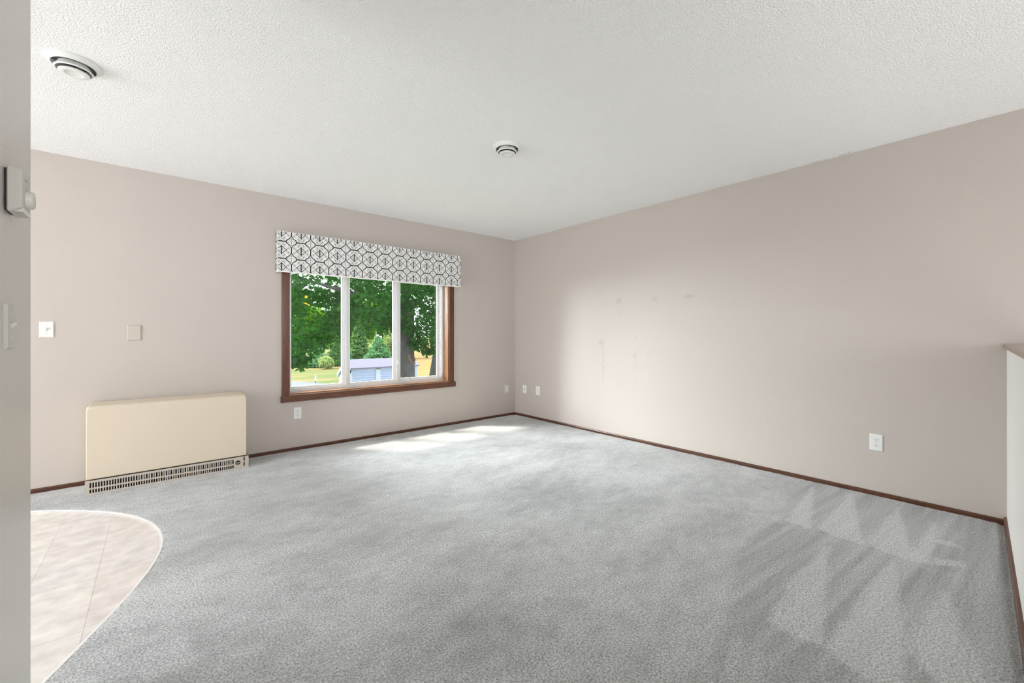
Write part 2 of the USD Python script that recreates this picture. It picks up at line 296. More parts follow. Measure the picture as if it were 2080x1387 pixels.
# snap boundary vertices to the curve
curve_line = sg.LineString(CUR)
from scipy.spatial import cKDTree
fine = np.array([curve_line.interpolate(s).coords[0] for s in np.linspace(0, curve_line.length, 2400)])
d, idx = cKDTree(fine).query(np.stack([X.ravel(), Y.ravel()], 1)); d = d.reshape(X.shape); idx = idx.reshape(X.shape)
near = d < step * .75
X = np.where(near, fine[idx, 0], X); Y = np.where(near, fine[idx, 1], Y); ok = keep | near
Zc = .004 * (meshkit.fbm(q3 * [9, 9, 1], 3, 2) - .5) + .0035 * (meshkit.fbm(q3 * [38, 38, 1], 2, 8) - .5)
Zc = Zc - .004 * np.exp(-(d / .02) ** 2)
Zc = Zc - .0075 * np.exp(-((Y + 4.452 - .029 * X) / .012) ** 2)
ids = np.arange(X.size).reshape(X.shape)
c = ok[:-1, :-1] & ok[1:, :-1] & ok[1:, 1:] & ok[:-1, 1:]
c &= (keep[:-1, :-1] | keep[1:, :-1] | keep[1:, 1:] | keep[:-1, 1:])
q = np.stack([ids[:-1, :-1][c], ids[1:, :-1][c], ids[1:, 1:][c], ids[:-1, 1:][c]], 1)
v = np.stack([X.ravel(), Y.ravel(), Zc.ravel()], 1); pv = pile.ravel()
n0 = len(v)
v = np.vstack([v, [(-4.12, -8.7, 0), (-3.1, -8.7, 0), (-3.1, -4.65, 0), (-4.12, -4.65, 0)]]); pv = np.concatenate([pv, [.4] * 4])
tri = np.vstack([q[:, [0, 1, 2]], q[:, [0, 2, 3]], [[n0, n0 + 1, n0 + 2], [n0, n0 + 2, n0 + 3]]])
used = np.unique(tri); remap = np.zeros(len(v), int); remap[used] = np.arange(len(used))
cm = usdkit.mesh(stage, numbered(str(floor.GetPath()), "carpet"), trimesh.Trimesh(v[used], remap[tri], process=False), m_carpet, smooth=True)
UsdGeom.PrimvarsAPI(cm).CreatePrimvar("pile", Sdf.ValueTypeNames.FloatArray, "vertex").Set(Vt.FloatArray.FromNumpy(pv[used].astype(np.float32)))
tag(cm.GetPrim(), "grey cut-pile carpet with vacuum tracks at the right")
# transition strip along the tile edge
sp = np.column_stack([CUR, np.full(len(CUR), -.004)])[20:]
strip = extr(sg.LineString(CUR[8:]).buffer(.0048, cap_style="flat"), .008); strip.apply_translation([0, 0, -.010])
struct("trim_1", strip, m_trim_metal, "thin pale strip along the curved edge of the tile", smooth=40)

# ------------------------------------------------------------------ window
win = thing("window_1", None, None, (0, 0, 0), kind="structure"); tag(win, "white three-lite slider window in an oak casing")
def mitred(x0, x1, z0, z1): return rbox(x0, x1, -.018, .002, z0, z1, .004)
part(win, "casing", rbox(-2.936, WX0 + .003, -.018, 0, WZ0 - .006, WZ1 + .065, .004), m_oak_z)
part(win, "casing", rbox(WX1 - .003, -1.017, -.018, 0, WZ0 - .006, WZ1 + .065, .004), m_oak_z)
part(win, "casing", rbox(-2.936, -1.017, -.018, 0, WZ1 - .003, WZ1 + .065, .004), m_oak_x)
part(win, "sill", rbox(-2.946, -.994, -.026, 0, .474, .536, .005), m_oak_x)
part(win, "jamb", box(WX0, WX0 + .012, 0, .13, WZ0, WZ1), m_jamb_glare, smooth=False)
part(win, "jamb", box(WX1 - .012, WX1, 0, .13, WZ0, WZ1), m_jamb_glare, smooth=False)
part(win, "jamb", box(WX0 + .012, WX1 - .012, 0, .13, WZ1 - .012, WZ1), m_jamb_glare, smooth=False)
part(win, "jamb", box(WX0 + .012, WX1 - .012, 0, .13, WZ0, WZ0 + .012), m_jamb_glare, smooth=False)
FX0, FX1, FZ0, FZ1 = WX0 + .012, WX1 - .012, WZ0 + .012, WZ1 - .012
ring = sg.box(FX0, FZ0, FX1, FZ1).difference(sg.box(FX0 + .028, FZ0 + .032, FX1 - .03, FZ1 - .03))
XZ = lambda m, y: frame_map(m, (0, y, 0), (1, 0, 0), (0, 0, 1), (0, -1, 0))
part(win, "frame", XZ(extr(ring, .06), .165), m_vinyl, smooth=False)
for k, (x0, x1) in enumerate(((-2.326, -2.262), (-1.747, -1.677))):
    part(win, "mullion", rbox(x0, x1, .112, .158, FZ0 + .030, FZ1 - .028, .003), m_vinyl)
    part(win, "stile", rbox(x0 + .018, x0 + .040, .100, .113, FZ0 + .030, FZ1 - .028, .003), m_vinyl)
def sash(x0, x1, y, w=.03):
    g = sg.box(x0, FZ0 + .030, x1, FZ1 - .028); g = g.difference(sg.box(x0 + .012, FZ0 + .030 + w, x1 - .012, FZ1 - .028 - w))
    s = part(win, "sash", XZ(extr(g, .03), y), m_vinyl, smooth=False)
    part(win, "pane", box(x0 + .010, x1 - .010, y - .017, y - .013, FZ0 + .05, FZ1 - .05), m_glass, "clear window pane", smooth=False)
sash(FX0 + .026, -2.324, .150, .022); sash(-2.264, -1.745, .145, .022); sash(-1.679, FX1 - .028, .150, .028)
part(win, "stile", rbox(-1.186, -1.148, .105, .122, FZ0 + .034, FZ1 - .03, .003), m_vinyl)
for px_, z_ in ((-1.712, .80), (-1.152, .61)):
    part(win, "sash_lock", cat([rbox(px_ - .006, px_ + .006, .086, .102, z_ - .03, z_ + .03, .003), rbox(px_ - .003, px_ + .012, .076, .09, z_ - .012, z_ + .004, .003)]), m_white)

# blind cord loop hanging beside the right jamb
s = np.linspace(0, 1, 26)
loop = np.vstack([np.column_stack([-1.102 + 0 * s, .030 + 0 * s, 1.786 - s * .60]), np.column_stack([-1.102 + .0 * s, .042 - .012 * np.cos(s * np.pi), 1.186 - .018 * np.sin(s * np.pi)]), np.column_stack([-1.102 + 0 * s, .054 + 0 * s, 1.186 + s * .60])])
keepi = np.r_[0:26, 27:51, 53:78]
single("blind_cord", tube(loop[keepi], .0022, 6), m_ivory, "thin pale blind cord hanging in a loop against the right jamb of the window", "cord")

# ------------------------------------------------------------------ valance
m_cloth = bumpy("valance_cloth", (0.92, 0.915, 0.90), 0.9, 900, 0.0006, 0.5)
m_ink = plain("valance_ink", (0.05, 0.047, 0.045), 0.9)
m_taupe = plain("valance_taupe", (0.33, 0.31, 0.29), 0.9)
m_pale = plain("valance_pale_taupe", (0.46, 0.44, 0.41), 0.9)
VX0, VX1, VZ0, VZ1, VY = -2.988, -.972, 1.712, 2.092, -.10
val = thing("valance", "boxed fabric valance with charcoal lattice print above the window", "valance", (0, 0, 0))
part(val, "face", rbox(VX0, VX1, VY, VY + .022, VZ0, VZ1, .006), m_cloth)
part(val, "side_return", rbox(VX0, VX0 + .02, VY + .015, -.001, VZ0, VZ1, .005), m_cloth)
part(val, "side_return", rbox(VX1 - .02, VX1, VY + .015, -.001, VZ0, VZ1, .005), m_cloth)
part(val, "top_board", box(VX0 + .018, VX1 - .018, VY + .02, -.001, VZ1 - .03, VZ1 - .012), m_cloth, smooth=False)
part(val, "hem", rbox(VX0 - .001, VX1 + .001, VY - .0035, VY + .02, VZ0 - .004, VZ0 + .007, .004), m_cloth)
W_, H_ = .1681, .1605
def L(pts, w): return sg.LineString(pts).buffer(w / 2, quad_segs=2)
def arc(pts, n=7):
    (x0, y0), (x1, y1), (x2, y2) = pts; t = np.linspace(0, 1, n)[:, None]
    return ((1 - t) ** 2 * [x0, y0] + 2 * t * (1 - t) * np.array([x1, y1]) + t ** 2 * [x2, y2]).tolist()
def ell(cx, cy, a_, b_, ang_): return affinity.rotate(affinity.scale(sg.Point(cx, cy).buffer(1, quad_segs=4), a_, b_), ang_)
ink, gry, pal = [], [], []
for sx in (-1, 1):
    for sz in (-1, 1):
        ink.append(L(arc([(sx * .026, sz * H_ / 2), (sx * .040, sz * H_ / 2), (sx * .048, sz * (H_ / 2 - .019))]), .0095))
        ink.append(L(arc([(sx * .048, sz * (H_ / 2 - .019)), (sx * .077, sz * .046), (sx * W_ / 2, sz * .022)]), .0066))
        # petals round the medallion
        pal.append(ell(sx * .019, sz * .051, .024, .0135, sx * sz * -58).difference(ell(sx * .019, sz * .051, .0205, .0102, sx * sz * -58)))
        gry.append(ell(sx * .020, sz * .051, .014, .0042, sx * sz * -58))
        pal.append(ell(sx * .056, sz * .020, .022, .0130, sx * sz * 44).difference(ell(sx * .056, sz * .020, .0188, .0098, sx * sz * 44)))
        gry.append(ell(sx * .057, sz * .020, .013, .0038, sx * sz * 44))
    ink.append(L([(sx * W_ / 2, -.024), (sx * W_ / 2, .024)], .0088))
for sz in (-1, 1): ink.append(L([(-.028, sz * H_ / 2), (.028, sz * H_ / 2)], .0100))
dm = sg.Polygon([(-.044, 0), (-.016, .026), (0, .034), (.016, .026), (.044, 0), (.016, -.026), (0, -.034), (-.016, -.026)])
ink += [dm.difference(dm.buffer(-.0056, join_style="mitre")), L([(0, -.041), (0, .040)], .0082), sg.Polygon([(-.011, .026), (0, .046), (.011, .026), (0, .032)]), sg.Polygon([(-.010, -.026), (0, -.044), (.010, -.026), (0, -.031)])]
for z_ in (-.012, 0, .012): ink.append(L([(-.024 + abs(z_), z_ + .002), (0, z_ - .003), (.024 - abs(z_), z_ + .002)], .0034))
# small lens between four medallions
lens = sg.Polygon([(-.052, 0), (-.034, .020), (-.012, .026), (0, .038), (.012, .026), (.034, .020), (.052, 0), (.034, -.020), (.012, -.026), (0, -.038), (-.012, -.026), (-.034, -.020)])
gl = [lens.difference(lens.buffer(-.0036)), L([(0, -.022), (0, .026)], .0052), ell(-.022, .002, .014, .0085, 30).difference(ell(-.022, .002, .0115, .006, 30)), ell(.022, .002, .014, .0085, -30).difference(ell(.022, .002, .0115, .006, -30))]
ink, gry, pal, gl = union_all(ink), union_all(gry), union_all(pal), union_all(gl)
face = sg.box(VX0 + .003, VZ0 + .006, VX1 - .003, VZ1 - .004)
XC = [-2.956 + W_ * k for k in range(-1, 13)]; ZC_ = [2.077 - H_ * k for k in range(4)]
def rep(shape, dx=0, dz=0, clip=face): return union_all([affinity.translate(shape, x + dx, z + dz) for x in XC for z in ZC_]).intersection(clip).simplify(.0003)
for nm, shp, mt, lab, e in (("printed_lattice", rep(ink), m_ink, "charcoal lattice and medallion print", .0010), ("printed_petals", rep(gry), m_taupe, "taupe petal veins of the print", .0008),
                         ("printed_petals", rep(pal), m_pale, "pale petal outlines of the print", .0006), ("printed_lozenges", rep(gl, W_ / 2, H_ / 2), m_taupe, "grey lozenges of the print", .0007)):
    part(val, nm, XZ(extr(shp, e + .0002), VY - .0000), mt, lab, smooth=False, kind="stuff")
    side = affinity.translate(shp.intersection(sg.box(VX0 + W_, VZ0, VX0 + W_ + .098, VZ1)), -(VX0 + W_), 0)
    for xs, ex in ((VX0, -1), (VX1, 1)):
        part(val, nm, frame_map(extr(side, e + .0002), (xs, -.001, 0), (0, -1, 0), (0, 0, 1), (ex, 0, 0)), mt, smooth=False, kind="stuff")

# ------------------------------------------------------------------ direct-vent wall heater
ht = thing("wall_heater", "cream enamelled gas wall heater with a slotted grille standing under the left wall", "heater", (-3.744, 0, 0))
hx = lambda x: x + 3.744
part(ht, "cabinet", rbox(hx(-4.221), hx(-3.266), -.290, -.014, .096, .616, .014, 16), m_heater)
pg = sg.box(hx(-4.222), .1035, hx(-3.262), .5).union(sg.box(hx(-4.222), .3, hx(-3.262), .613).buffer(-.02).buffer(.02, quad_segs=6))
fp = m3.Manifold.batch_hull([m3.Manifold.sphere(.006, 12).translate([x, -.300, z]) for x in (hx(-4.215), hx(-3.269)) for z in (.111,)] +
    [m3.Manifold.sphere(.006, 12).translate([hx(xc) + .022 * math.cos(t) * sx_, -.300, .583 + .022 * math.sin(t)]) for xc, sx_ in ((-4.193, -1), (-3.291, 1)) for t in np.linspace(0, math.pi / 2, 6)])
fp = fp + m3.Manifold.batch_hull([m3.Manifold.sphere(.003, 8).translate([x, -.289, z]) for x in (hx(-4.212), hx(-3.272)) for z in (.113, .603)])
part(ht, "front_panel", man2tri(fp), m_heater, "smooth cream front panel")
gx0, gx1, gz1 = hx(-4.226), hx(-3.247), .099
gp = sg.box(gx0, .002, gx1, gz1).buffer(-.006).buffer(.006, quad_segs=4)
holes = []
for k in range(60):
    x = hx(-4.203) + .01425 * k
    holes += [sg.box(x, .044, x + .0088, .080), sg.box(x, .008, x + .0088, .033)]
for z0, z1 in ((.056, .088), (.014, .046)): holes.append(sg.box(hx(-3.283), z0, hx(-3.275), z1))
kc = (hx(-3.324), .050); holes.append(sg.Point(*kc).buffer(.018, quad_segs=10))
gp = gp.difference(union_all(holes))
part(ht, "grille", cat([XZ(extr(gp, .006), -.294), box(gx0, gx0 + .004, -.294, -.03, .002, gz1), box(gx1 - .004, gx1, -.294, -.03, .002, gz1), box(gx0, gx1, -.3, -.03, gz1 - .003, gz1), rbox(gx0, gx1, -.303, -.298, -.002, .004, .002)]), m_heater_low, "slotted beige lower grille", smooth=False)
part(ht, "inner_liner", cat([box(gx0 + .005, gx1 - .005, -.262, -.255, .002, .095), box(gx0 + .005, gx1 - .005, -.30, -.255, 0, .003)]), m_heater_in, smooth=False)
part(ht, "fin", cat([box(hx(-3.83) + .02 * k, hx(-3.83) + .02 * k + .008, -.288, -.262, .006, .034) for k in range(17)]), m_fin, smooth=False)
part(ht, "upper_fin", cat([box(hx(-3.95) + .0285 * k, hx(-3.95) + .0285 * k + .012, -.288, -.262, .042, .082) for k in range(21)]), m_fin, smooth=False)
part(ht, "pilot_tube", tube([(hx(-3.66), -.276, .012), (hx(-3.62), -.278, .018), (hx(-3.575), -.278, .024)], .009, 8), m_copper, "copper pilot tube behind the slots")
kn = lathe([(0, 0), (.0165, 0), (.0165, .012), (.014, .016), (0, .016)], 32)
knob = part(ht, "control_knob", frame_map(kn, (kc[0], -.288, kc[1]), (1, 0, 0), (0, 0, 1), (0, -1, 0)), m_black, "black control knob in the grille")
part(knob, "knob_bar", rbox(kc[0] - .013, kc[0] + .013, -.309, -.303, kc[1] - .0028, kc[1] + .0028, .002), m_chrome, "bright bar across the knob")

# ------------------------------------------------------------------ wall plates (local: x right, y out of the wall, z up)
def plate_thing(name, label, cat_, o, ex, group=None):
    n = np.array([ex[1], -ex[0], 0.0])   # normal pointing into the room
    t = UsdGeom.Xform.Define(stage, numbered("/World", name))
    t.AddTransformOp().Set(Gf.Matrix4d(ex[0], ex[1], 0, 0, *(-n), 0, 0, 0, 1, 0, *map(float, o), 1))
    return tag(t.GetPrim(), label, cat_, group)
def vplate(w, h, d, holes=()):
    p = man2tri(m3.Manifold.batch_hull([m3.Manifold.cube([w, .001, h], True).translate([0, -.0005, 0]), m3.Manifold.cube([w - .008, .001, h - .008], True).translate([0, -d + .0005, 0])])); return p
FARX, RIGHTX = (1, 0), (0, -1)
def XZl(m, y): return frame_map(m, (0, y, 0), (1, 0, 0), (0, 0, 1), (0, -1, 0))
def screw(t, z, d): part(t, "screw", XZl(lathe([(0, 0), (.0032, 0), (.0026, .0010), (0, .0012)], 16), -d).copy() if False else frame_map(lathe([(0, 0), (.0032, 0), (.0026, .0010), (0, .0012)], 16), (0, -d, z), (1, 0, 0), (0, 0, 1), (0, -1, 0)), m_chrome if False else m_ivory)
def outlet(label, o, ex, mt=m_white):
    t = plate_thing("wall_outlet", label, "outlet", o, ex)
    part(t, "cover_plate", vplate(.072, .116, .006), mt)
    for z in (.0195, -.0195):
        face_ = sg.Point(0, 0).buffer(.0172, quad_segs=10).intersection(sg.box(-.02, -.0142, .02, .0142))
        r_ = part(t, "receptacle", frame_map(extr(face_, .0022), (0, -.0058, z), (1, 0, 0), (0, 0, 1), (0, -1, 0)), mt)
        sl = cat([box(-.0075, -.0050, -.0086, -.0079, z - .001, z + .0075), box(.0050, .0072, -.0086, -.0079, z, z + .0070), frame_map(lathe([(0, 0), (.0026, 0), (.0026, .0006), (0, .0006)], 12), (0, -.0080, z - .0075), (1, 0, 0), (0, 0, 1), (0, -1, 0))])
        part(r_, "slot", sl, m_slot, smooth=False)
    screw(t, 0, .006)
    return t
outlet("white duplex outlet low on the wall below the window's left corner", (-2.797, 0, .357), FARX)
outlet("white duplex outlet low on the long right wall towards the half wall", (0, -3.879, .370), RIGHTX)
outlet("white duplex outlet on the right wall, second plate from the corner", (0, -.464, .378), RIGHTX)
t = plate_thing("phone_jack", "white phone jack plate on the right wall nearest the corner", "wall jack", (0, -.205, .372), RIGHTX)
part(t, "cover_plate", vplate(.072, .114, .006), m_white)
part(t, "jack", rbox(-.009, .009, -.009, -.004, -.008, .010, .002), m_ivory); part(t, "jack_opening", box(-.0055, .0055, -.0098, -.0088, -.004, .005), m_slot, smooth=False)
screw(t, .04, .006); screw(t, -.04, .006)
t = plate_thing("cable_jack", "pale jack plate with a rectangular insert on the window wall beside the corner", "wall jack", (-.153, 0, .370), FARX)
part(t, "cover_plate", vplate(.072, .110, .006), m_ivory)
part(t, "jack_insert", rbox(-.0165, .0165, -.0085, -.004, -.033, .033, .002), m_white); part(t, "insert_gap", box(-.0165, .0165, -.0092, -.0084, -.003, -.001), m_slot, smooth=False)
def switch(label, o, ex, mt, w=.072, tilt=1):
    t = plate_thing("light_switch", label, "light switch", o, ex)
    part(t, "cover_plate", vplate(w, .114, .0065), mt)
    part(t, "toggle_slot", box(-.0055, .0055, -.0069, -.0064, -.0125, .0125), m_plate_painted, smooth=False)
    tg = man2tri(m3.Manifold.batch_hull([m3.Manifold.cube([.0095, .001, .012], True).translate([0, -.006, 0]), m3.Manifold.cube([.0065, .002, .006], True).translate([0, -.0155, tilt * .008])]))
    part(t, "toggle", tg, mt); screw(t, .030, .0065); screw(t, -.030, .0065)
switch("white toggle switch on the window wall near the left edge, above the heater", (-4.447, 0, 1.162), FARX, m_white)
switch("beige toggle switch on the entry wall end below the thermostat", (-4.125, -2.840, 1.149), (0, 1), m_thermo, tilt=1)
t = plate_thing("blank_plate", "beige blank cover plate on the window wall above the heater", "wall plate", (-3.979, 0, 1.139), FARX)
part(t, "cover_plate", vplate(.082, .122, .008), m_plate_painted)

# thermostat
t = plate_thing("thermostat", "beige round-dial thermostat on the entry wall end at the left edge", "thermostat", (-4.125, -2.835, 1.487), (0, 1))
part(t, "back_plate", rbox(-.036, .036, -.006, 0, -.050, .054, .002), m_slot)
body = man2tri(m3.Manifold.batch_hull([m3.Manifold.sphere(.004, 10).translate([x, y, z]) for x in (-.041, .041) for y, z in ((-.009, -.050), (-.009, .054), (-.027, -.040), (-.027, .052))]))
part(t, "housing", body, m_thermo)
part(t, "vent_rib", cat([rbox(-.036 + .0105 * k, -.030 + .0105 * k, -.0315, -.012, -.0520, -.040, .002) for k in range(8)]), m_ivory)
dial = lathe([(0, 0), (.0225, 0), (.0225, .010), (.0205, .0135), (0, .0135)], 40)
part(t, "dial", frame_map(dial, (.006, -.030, -.012), (1, 0, 0), (0, 0, 1), (0, -1, 0)), m_ivory, "round setting dial")
part(t, "mark", cat([box(-.016, .008, -.0313, -.0308, .033, .036), box(-.006, .006, -.0313, -.0308, .013, .0142)]), m_duct, smooth=False)

# ceiling vents
def vent(label, x, y, rot):
    t = thing("ceiling_vent", label, "ceiling vent", (x, y, H), rot, group=None)
    flip = lambda pr: lathe([(r_, -d_) for r_, d_ in pr], 64)
    part(t, "flange", flip([(.100, -.002), (.102, .003), (.100, .008), (.090, .016), (.082, .0205), (.079, .0205), (.0775, .016), (.0775, -.001)]), m_vent, smooth=50)
    part(t, "shade_disc", flip([(0, .001), (.077, .001), (.077, .003), (0, .003)]), m_duct, "dark disc for the shade inside the duct", smooth=30)  # dark disc under the uncut ceiling, painted shade of the duct
    part(t, "cone_ring", flip([(.0695, .036), (.0650, .041), (.0625, .0405), (.060, .030), (.055, .012), (.0565, .012), (.062, .029), (.067, .0345)]), m_vent, smooth=50)
    part(t, "center_disc", flip([(0, .0475), (.026, .048), (.031, .052), (.036, .0535), (.046, .0525), (.0550, .050), (.0550, .048), (.036, .036), (0, .034)]), m_vent, smooth=50)
    part(t, "spoke", cat([box(.030, .078, -.004, .004, -.022, -.012), box(-.078, -.030, -.004, .004, -.022, -.012), box(-.006, .006, -.006, .006, -.038, -.002)]), m_duct, smooth=False)
vent("round white ceiling vent near the upper left corner, above the tile entry", -4.146, -1.55, 20)
vent("round white ceiling vent in the middle of the ceiling", -1.968, -2.205, 65)

# peeling tape crack where the ceiling meets the right wall
ck = []
for (x0, y0, x1, y1) in ((1648, 331, 1668, 325.5), (1672, 324.5, 1681, 322), (1704, 316, 1730, 308)):
    pts = []
    for u in np.linspace(0, 1, 5):
        px, py = x0 + (x1 - x0) * u, y0 + (y1 - y0) * u
        p = at(px, py, (H - EYE) * F_PX / (HY - py)); pts.append((p[0], p[1], H - .0004))
    ck.append(tube(pts, .0012, 5))
part(ceil, "tape_crack", cat(ck), plain("crack_line", (0.30, 0.29, 0.27), .9), "hairline crack in the ceiling tape by the right wall")  # thin dark tubes draw the crack

# ------------------------------------------------------------------ outdoors
GZ = -2.17
def gnd(px, py): return at(px, py, (EYE - GZ) * F_PX / (py - HY))
m_grass = mat("lawn_grass", {"g": ("geometry", {}), "n": ("noise_texture", {"scale": 0.35, "detail": 5.0}), "n2": ("noise_texture", {"scale": 9.0, "detail": 4.0}), "mp": ("mapping", {"scale": (.5, 1.4, 1)}),
    "r": ("rgb_ramp", {"ramp": [(0.36, (0.075, 0.118, 0.016)), (0.52, (0.128, 0.132, 0.024)), (0.64, (0.21, 0.15, 0.05))]}), "r2": ("rgb_ramp", {"ramp": [(0.3, (.75, .75, .75)), (0.7, (1.15, 1.15, 1.15))]}),
    "m": ("mix_color", {"blend_type": "multiply", "fac": 1.0, "use_clamp": False}), "b": ("bump", {"distance": .03, "strength": .6}), "p": ("principled_bsdf", {"roughness": .9})},
    [("g.position", "mp.vector"), ("mp.vector", "n.vector"), ("g.position", "n2.vector"), ("n.fac", "r.fac"), ("n2.fac", "r2.fac"), ("r.color", "m.a"), ("r2.color", "m.b"), ("m.result", "p.base_color"), ("n2.fac", "b.height"), ("b.normal", "p.normal")])
m_stubble = mat("stubble", {"g": ("geometry", {}), "mp": ("mapping", {"scale": (.15, 1.0, 1), "rotation": (0, 0, .25)}), "n": ("noise_texture", {"scale": 1.1, "detail": 5.0}),
    "r": ("rgb_ramp", {"ramp": [(0.35, (0.20, 0.112, 0.022)), (0.65, (0.27, 0.165, 0.040))]}), "p": ("principled_bsdf", {"roughness": .95})},
    [("g.position", "mp.vector"), ("mp.vector", "n.vector"), ("n.fac", "r.fac"), ("r.color", "p.base_color")])
gl_ = trimesh.creation.box([420, 400, .5]); gl_.apply_translation([0, 201, GZ - .25])
single("lawn", gl_, m_grass, "mown yellow-green lawn beyond the window with dry tan strips", "lawn", smooth=False, kind="structure")
fpoly = sg.Polygon([tuple(gnd(835, 800)[:2]), tuple(gnd(836, 740)[:2]), tuple(gnd(838, 700)[:2]), tuple(gnd(960, 692)[:2]), tuple(gnd(1100, 760)[:2]), tuple(gnd(960, 810)[:2])])
fm = extr(fpoly, .06); fm.apply_translation([0, 0, GZ - .01]); single("stubble_field", fm, m_stubble, "golden stubble field beyond the two tree trunks", "field", smooth=False, kind="structure")
drv = sg.Polygon([tuple(gnd(*p)[:2]) for p in ((560, 775), (600, 776.5), (640, 778.2), (662, 781.5), (676, 786), (684, 795), (690, 830), (560, 830))])
dm_ = extr(drv, .07); dm_.apply_translation([0, 0, GZ - .01])
single("driveway", dm_, bumpy("asphalt", (0.13, 0.145, 0.19), .85, 40, .004, .5, var=.06), "pale grey driveway at the lower left of the window view", "driveway", smooth=False, kind="structure")

# leaves
def leaf_outline(k=0):
    if k == 0:   # five-lobed maple leaf
        r_ = [(-.08, .0), (-.5, .10), (-.30, .30), (-.62, .55), (-.24, .62), (0, 1.0), (.24, .62), (.62, .55), (.30, .30), (.5, .10), (.08, 0)]
    else: r_ = [(0, 0), (-.30, .3), (-.22, .72), (0, 1), (.22, .72), (.30, .3)]
    o = np.array(r_); z = -.10 * np.abs(o[:, 0]) * 1.6 - .12 * (o[:, 1] - .35) ** 2
    v_ = np.vstack([np.column_stack([o, z]), [[0, .38, .03]]]); n = len(o)
    return v_, np.array([[n, i, (i + 1) % n] for i in range(n)])
def leaves(pos, size, seed, kind=0, up=.9, droop=.5):
    g = np.random.default_rng(seed); N = len(pos); v0, f0 = leaf_outline(kind)
    n = g.normal(size=(N, 3)) * .75 + [0, 0, up]; n /= np.linalg.norm(n, axis=1, keepdims=True)
    d_ = g.normal(size=(N, 3)) + [0, 0, -droop]; d_ -= (d_ * n).sum(1, keepdims=True) * n; d_ /= np.linalg.norm(d_, axis=1, keepdims=True)
    x = np.cross(d_, n); s_ = (size * g.uniform(.65, 1.25, N))[:, None, None]
    V = pos[:, None] + s_ * (v0[None, :, :1] * x[:, None] + v0[None, :, 1:2] * d_[:, None] + v0[None, :, 2:] * n[:, None])
    Fc = f0[None] + (np.arange(N) * len(v0))[:, None, None]
    return trimesh.Trimesh(V.reshape(-1, 3), Fc.reshape(-1, 3), process=False)
def leafmat(name, cols_, trans=.5, rough=.5):
    return mat(name, {"g": ("geometry", {}), "r": ("rgb_ramp", {"ramp": cols_}), "p": ("principled_bsdf", {"roughness": rough, "specular_ior_level": .15}), "t": ("translucent_bsdf", {}),
        "h": ("hsv", {"saturation": 1.1, "value": 2.0}), "m": ("mix_closure", {"fac": trans})},
        [("g.random_per_island", "r.fac"), ("r.color", "p.base_color"), ("r.color", "h.color"), ("h.color", "t.color"), ("p.BSDF", "m.closure1"), ("t.BSDF", "m.closure2")], surface="m.closure")
m_leaf = leafmat("maple_leaf", [(0, (0.022, 0.088, 0.014)), (.3, (0.075, 0.20, 0.018)), (.6, (0.22, 0.40, 0.022)), (1, (0.62, 0.68, 0.05))], .55)
m_leaf_y = leafmat("yellow_leaf", [(0, (0.36, 0.26, 0.02)), (1, (0.45, 0.33, 0.04))], .4)
m_bark = bumpy("bark", (0.055, 0.055, 0.056), .9, 7, .05, .9, detail=6, var=.25, vscale=5, stretch=(1, 1, .25))
m_bark_red = bumpy("bare_wood", (0.12, 0.065, 0.04), .8, 9, .02, .6, detail=5, var=.15, vscale=6)

TT = 11.0
tb = at(826, 678, TT); TX, TY = tb[0], tb[1]
maple = thing("maple_tree", "big shade tree with a thick straight grey trunk and drooping leafy boughs outside the window", "tree", (TX, TY, GZ))
lo = lambda p: np.asarray(p, float) - [TX, TY, GZ]
zz = np.linspace(0, 4.2, 16); tr = .245 + .16 * np.exp(-zz / .5) - .015 * zz
wob = np.column_stack([.02 * np.sin(zz * 1.7), .02 * np.cos(zz * 1.3), zz])
trunk = tube(wob, tr, 20); nv = meshkit.fbm(trunk.vertices * [7, 7, 1.6], 3, 4) - .5
rad = trunk.vertices.copy(); rad[:, 2] = 0; trunk.vertices += rad * (nv * .25)[:, None]
part(maple, "trunk", trunk, m_bark, smooth=60)
loop_ = [lo(at(*p)) for p in ((831.5, 720, 10.72), (831, 726, 10.68), (834, 733, 10.66), (839, 738, 10.68), (842.5, 738, 10.72), (843, 731, 10.74), (841, 724, 10.76))]
part(maple, "dead_branch_loop", tube(loop_, [.028, .030, .030, .026, .024, .020, .016], 8), m_bark_red, "reddish bare branch stub curling off the trunk", smooth=60)
def limb(pts, r0, r1):
    pts = np.array(pts); t_ = np.linspace(0, 1, len(pts)); tt_ = np.linspace(0, 1, 14)
    pp = np.column_stack([np.interp(tt_, t_, pts[:, k]) for k in range(3)]); pp = gaussian_filter(pp, (1.2, 0), mode="nearest"); pp[0], pp[-1] = pts[0], pts[-1]
    return tube(pp, np.linspace(r0, r1, 14), 10)
TOP = np.array([0, 0, 3.7])
limbs = [([lo(at(828, 650, TT)), lo(at(800, 612, 10.6)), lo(at(740, 600, 9.9)), lo(at(690, 590, 9.2)), lo(at(600, 560, 8.4))], .085, .02),
         ([lo(at(826, 640, TT)), lo(at(838, 606, 11.0)), lo(at(862, 622, 11.4)), lo(at(900, 640, 12.0))], .10, .03),
         ([lo(at(826, 600, TT)), lo(at(800, 540, 11.4)), lo(at(740, 480, 12.4)), lo(at(660, 440, 13.5))], .12, .03),
         ([lo(at(826, 590, TT)), lo(at(850, 520, 11.6)), lo(at(930, 450, 12.5))], .12, .03),
         ([lo(at(826, 570, TT)), lo(at(816, 470, 10.4)), lo(at(800, 380, 9.0))], .12, .03)]
for pts, r0, r1 in limbs: part(maple, "limb", limb(pts, r0, r1), m_bark, smooth=60)
g = np.random.default_rng(5)
clumps = []
